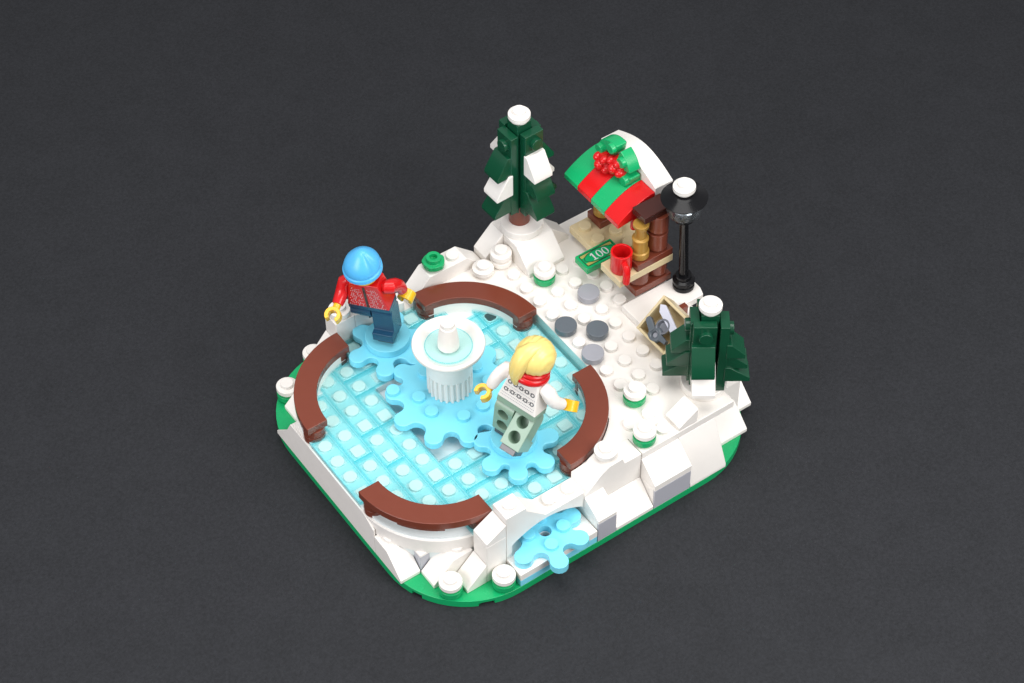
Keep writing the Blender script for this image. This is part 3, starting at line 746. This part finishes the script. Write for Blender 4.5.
# ------------------------------------------------------------------ toy figures
def figure(pos, yaw, pitch, roll, turn, label, skin, torso_m, arm_m, leg_m, hip_m, leg_ang, arm_ang, splay):
    """stiff toy figure: x right, y forward, z up, soles at z = 0; angles in degrees, forward positive"""
    t = turned('toy_figure', pos, (0, 0, 0), label=label, cat='toy figure')
    piv = Vector((0, 0, 1.4 * K))
    t.matrix_basis = Matrix.Translation((Vector(pos) - ORG) * K + piv) @ Matrix.Rotation(yaw, 4, 'Z') @ Matrix.Rotation(roll, 4, 'Y') @ Matrix.Rotation(-pitch, 4, 'X') @ Matrix.Translation(-piv)
    legs = []
    for s, ang in zip((1, -1), [g_ + math.degrees(pitch) for g_ in leg_ang]):
        prof = [(-.44, 0), (.68, 0), (.72, .06), (.72, .46), (.46, .5), (.44, .62)] + [(.44 * math.cos(a), 1.4 + .44 * math.sin(a)) for a in [R(10 * k) for k in range(0, 19)]]
        x0, x1 = (.03, .97) if s > 0 else (-.97, -.03)
        mb = MB().yz(prof, x0, x1)
        rot = Matrix.Translation((0, 0, 1.4)) @ Matrix.Rotation(R(ang), 4, 'X') @ Matrix.Translation((0, 0, -1.4))
        lg = build(mb.xform(rot), 'leg', leg_m, t, .03)
        cm = MB()
        for zc in (.48, 1.2):
            q = MB(); q.tube([(s * .5, -.8, zc), (s * .5, .18, zc)], [.27, .27], 20)
            me = q.bm
            bmesh.ops.transform(me, matrix=rot, verts=me.verts)
            cut(lg, q)
        # skate under the sole
        sk = build(MB().box(s * .5 - .36, s * .5 + .36, -.42, .5, -.26, -.002).xform(rot), 'skate', 'skate', lg, .02)
        legs.append(lg)
    build(MB().box(-.97, .97, -.44, .44, 1.72, 2.0).box(-.1, .1, -.3, .3, 1.25, 1.75), 'hips', hip_m, t, .03)
    to = build(MB().frustum(.97, .48, 2.004, .66, .42, 3.6), 'torso', torso_m, t, .05)
    build(MB().lathe([(.26, 3.58), (.26, 3.78)]), 'neck', skin, t, 0)
    hd = build(MB().lathe([(.4, 3.72), (.56, 3.76), (.63, 3.9), (.63, 4.55), (.56, 4.7), (.4, 4.75), (.3, 4.76), (.3, 4.95), (0, 4.95)], seg=36), 'head', skin, t, 0)
    for s in (-1, 1): build(MB().ball((s * .22, .6, 4.35), .07, 1, .5, 1.2), 'eye', 'ink', hd, 0)
    mo = MB().torus((0, .56, 4.12), .2, .03, 'y', R(200), R(340), 12, 6); build(mo, 'mouth', 'ink', hd, 0)
    for s, ang, sp_, tn_ in zip((1, -1), arm_ang, splay, turn):
        sh = Vector((s * .76, 0, 3.18))
        rot = Matrix.Translation(sh) @ Matrix.Rotation(R(ang), 4, 'X') @ Matrix.Rotation(R(-s * sp_), 4, 'Y')
        # tube end inside the torso, round shoulder, bent elbow
        pts = [(-s * .12, 0, -.02), (s * .1, 0, .02), (s * .24, .0, -.14), (s * .28, .03, -.45), (s * .29, .14, -.7), (s * .29, .36, -.94), (s * .29, .5, -1.06)]
        am = build(MB().tube(pts, [.2, .3, .33, .31, .29, .27, .24], 16).xform(rot), 'arm', arm_m, t, .02)
        d = Vector((0, .74, -.67)).normalized(); e = Vector((s * .29, .5, -1.06))
        hm = MB().tube([e - d * .06, e + d * .24], [.17, .17], 14)
        build(hm.xform(rot), 'wrist', skin, am, .01)
        hd_ = d.copy()
        hd_.rotate(Matrix.Rotation(R(tn_), 3, 'X')); d0 = d; d = hd_
        g = MB(); c = e + d0 * .2 + d * .34
        # open gripping hand: thick C, opening away from the wrist
        up = Vector((s, 0, 0)); side = d.cross(Vector((1, 0, 0))).normalized()
        A = [R(a) for a in range(-140, 141, 20)]
        inner, outer = .19, .36
        def P(r, a, h): return c - d * (r * math.cos(a)) + Vector((r * math.sin(a), 0, 0)) + side * h
        ax = Matrix.Identity(4)
        poly_o = [(outer, a) for a in A] + [(inner, a) for a in A[::-1]]
        pa = [P(r, a, -.24) for r, a in poly_o]; pb = [P(r, a, .24) for r, a in poly_o]
        g.face_solid(pa, pb)
        build(g.xform(rot), 'hand', skin, am, .02)
    return t, to, hd

# skater with beanie
t, to, hd = figure((5.42, 11.0, 1.05), math.atan2(-.61, -.79) - PI / 2, R(9), R(4), (0, 0), 'toy skater in azure beanie and red knit jacket, one leg kicked back', 'yellow', 'red', 'red', 'teal', 'teal',
           (-55, 0), (26, -58), (8, 12))
t['label'] = 'toy skater in azure beanie and red knit jacket, dark blue legs'
hat = MB().lathe([(.68, 4.24), (.87, 4.2), (.915, 4.25), (.915, 4.43), (.89, 4.47), (.85, 4.49), (.865, 4.55), (.85, 4.7), (.78, 4.9), (.645, 5.1), (.46, 5.3), (.31, 5.44), (.16, 5.54), (0, 5.56)], seg=44)
for v in hat.bm.verts:
    k = max(0, v.co.z - 4.45)
    an = math.atan2(v.co.y, v.co.x)
    v.co.x -= .10 * k; v.co.y -= .06 * k
    f_ = math.exp(-((an - 2.75) / .26) ** 2) * min(k * 2, 1)      # soft fold running up one side
    v.co.x *= .94; v.co.y *= .94; v.co.z = 4.3 + (v.co.z - 4.3) * .9
    v.co.x *= 1 - .2 * f_; v.co.y *= 1 - .2 * f_
build(hat, 'beanie', 'hat', t, 0)
def torso_front(y, z, side=1):     # point on the sloping front or back face
    k = (z - 2.0) / 1.6; return side * (.48 - .06 * k + .006)
def print_patch(parent, name, mat, x0, x1, z0, z1, side=1, th=.006):
    pts = [(x0, z0), (x1, z0), (x1, z1), (x0, z1)]
    mb = MB(); mb.face_solid([(x, torso_front(0, z, side), z) for x, z in pts], [(x, torso_front(0, z, side) + side * th, z) for x, z in pts])
    return mb
b = MB()
rnd = random.Random(3)
zz = 2.1
row = 0
while zz < 3.35:
    half = .97 - .31 * (zz - 2) / 1.6 - .12
    x = -half + (.05 if row % 2 else 0)
    dens = .95 if 2.75 < zz or zz < 2.35 else .75
    while x < half - .03:
        if abs(x) > .12 and rnd.random() < dens * .72:
            wd = .055
            pts = [(x, zz), (x + wd * .5, zz - .03), (x + wd, zz), (x + wd * .5, zz + .03)]
            b.face_solid([(px, torso_front(0, pz), pz) for px, pz in pts], [(px, torso_front(0, pz) + .006, pz) for px, pz in pts])
        x += .085
    zz += .075; row += 1
build(b, 'knit_print', 'palepink', to, 0)
build(print_patch(to, 'zip', 'dbrown', -.06, .06, 2.03, 3.45, 1, .012), 'zip', 'dbrown', to, 0)

# blonde skater
t, to, hd = figure((7.12, 2.5, 1.05), math.atan2(.31, .95) - PI / 2, R(15), R(5), (0, -50), 'toy skater with blonde ponytail, red scarf and white patterned jumper, seen from behind', 'yellow', 'white', 'white', 'sand', 'sand',
           (-46, 0), (12, -52), (26, 18))
sc_ = MB().torus((0, -.02, 3.62), .62, .21, 'z', 0, 2 * PI, 36, 12, .2)
sc_.torus((0, .0, 3.86), .6, .18, 'z', 0, 2 * PI, 36, 12, .15)
build(sc_, 'scarf', 'red', t, 0)
hb = MB().ball((0, -.02, 4.52), .86, 1.0, 1.0, .98, 48, 28)
dele = [v for v in hb.bm.verts if v.co.z < 4.0 or (v.co.y > .38 and v.co.z < 4.55)]
bmesh.ops.delete(hb.bm, geom=dele, context='VERTS')
for v in hb.bm.verts:
    ph = math.atan2(v.co.z - 4.6, v.co.y + .1)
    rr2 = 1 + .022 * math.sin(v.co.x * 30 + 2 * ph) * (1 if v.co.y < .5 else .3)
    gro = math.exp(-((v.co.x + .12) / .06) ** 2) * .06 if v.co.y < .5 else 0
    c0 = Vector((0, 0, 4.5)); dv = v.co - c0; v.co = c0 + dv * (rr2 - gro)
hair = build(hb, 'hair', 'hair', t, 0)
pony = MB().tube([(-.1, -.1, 5.2), (-.26, -.42, 5.1), (-.4, -.64, 4.86), (-.46, -.74, 4.5), (-.5, -.78, 4.15), (-.5, -.78, 3.8), (-.46, -.74, 3.5), (-.42, -.68, 3.24)], [.2, .33, .41, .42, .38, .3, .2, .09], 40, flat=.9)
for v in pony.bm.verts:
    a = math.atan2(v.co.x + .5, -(v.co.y + .65)); k = .022 * math.sin(a * 13 + v.co.z * 1.5); v.co.y -= k * math.cos(a); v.co.x += k * math.sin(a)
for v in pony.bm.verts: v.co.x += .22
build(pony, 'ponytail', 'hair', hair, 0)
# knitted rows on the back
b = MB()
for zc, n_ in ((2.55, 5), (2.98, 5)):
    half = .97 - .31 * (zc - 2) / 1.6 - .2
    for k in range(n_):
        xc = -half + 2 * half * k / (n_ - 1)
        ro = [(xc + .105 * math.cos(PI / 4 * j + .39), zc + .105 * math.sin(PI / 4 * j + .39)) for j in range(8)]
        ri = [(xc + .06 * math.cos(PI / 4 * j + .39), zc + .06 * math.sin(PI / 4 * j + .39)) for j in range(8)]
        for j in range(8):
            q = [ro[j], ro[(j + 1) % 8], ri[(j + 1) % 8], ri[j]]
            b.face_solid([(x, torso_front(0, z, -1), z) for x, z in q], [(x, torso_front(0, z, -1) - .006, z) for x, z in q])
        if k < n_ - 1:
            xm = xc + half / (n_ - 1)
            for dx, dz in ((0, 0), (-.06, .06), (.06, .06), (-.06, -.06), (.06, -.06)):
                q = [(xm + dx - .025, zc + dz), (xm + dx, zc + dz - .03), (xm + dx + .025, zc + dz), (xm + dx, zc + dz + .03)]
                b.face_solid([(x, torso_front(0, z, -1), z) for x, z in q], [(x, torso_front(0, z, -1) - .006, z) for x, z in q])
build(b, 'knit_print', 'inkgrey', to, 0)
b = MB()
for zc in (2.2, 2.33, 2.76):
    half = .97 - .31 * (zc - 2) / 1.6 - .1
    x = -half
    while x < half:
        q = [(x, zc - .012), (x + .04, zc - .012), (x + .04, zc + .012), (x, zc + .012)]
        b.face_solid([(a, torso_front(0, z, -1), z) for a, z in q], [(a, torso_front(0, z, -1) - .005, z) for a, z in q]); x += .08
build(b, 'dotted_print', 'lgray', to, 0)

# ------------------------------------------------------------------ light
w = bpy.data.worlds.new('World'); sc.world = w; w.use_nodes = True
bg = w.node_tree.nodes['Background']; bg.inputs['Color'].default_value = (.95, .96, 1.0, 1); bg.inputs['Strength'].default_value = .45
def area(name, loc, target, size, energy, col=(1, 1, 1)):
    l = bpy.data.lights.new(name, 'AREA'); l.shape = 'RECTANGLE'; l.size = size[0] * K; l.size_y = size[1] * K; l.energy = energy; l.color = col
    o = bpy.data.objects.new(name, l); COL.objects.link(o)
    p = (Vector(loc) - ORG) * K; t_ = (Vector(target) - ORG) * K
    o.location = p; o.rotation_euler = (t_ - p).to_track_quat('-Z', 'Y').to_euler()
    return o
area('softbox_overhead', (6, 4, 74), (9, 6, 0), (52, 46), 2.35, (1, .985, .965))
area('softbox_front', (26, -46, 44), (9, 4, 0), (44, 34), 2.3, (1, .985, .97))
area('softbox_left', (-62, -2, 40), (9, 6, 0), (40, 36), 2.2, (1, .98, 1))
# ------------------------------------------------------------------ camera
az, el, ro = 0.960812386, 0.849006242, -0.00704996685
d = Vector((math.cos(el) * math.cos(az), math.cos(el) * math.sin(az), -math.sin(el)))
r = Vector((math.sin(az), -math.cos(az), 0)); u = r.cross(d)
c_, s__ = math.cos(ro), math.sin(ro)
r2_, u2_ = c_ * r + s__ * u, -s__ * r + c_ * u
cam = bpy.data.cameras.new('camera'); co = bpy.data.objects.new('camera', cam); COL.objects.link(co)
cam.sensor_width = 36; cam.lens = 36 * 2150 / 1024; cam.clip_start = .01; cam.clip_end = 20
pos = (Vector((-25.80471293, -44.13649883, 71.75232413)) - ORG) * K
mt = Matrix((r2_, u2_, -d)).transposed().to_4x4(); mt.translation = pos
co.matrix_world = mt
sc.camera = co
sc.view_settings.view_transform = 'Standard'; sc.view_settings.look = 'None'; sc.view_settings.exposure = 0; sc.view_settings.gamma = 1
sc.cycles.transparent_max_bounces = 32
sc.cycles.max_bounces = 12; sc.cycles.diffuse_bounces = 8
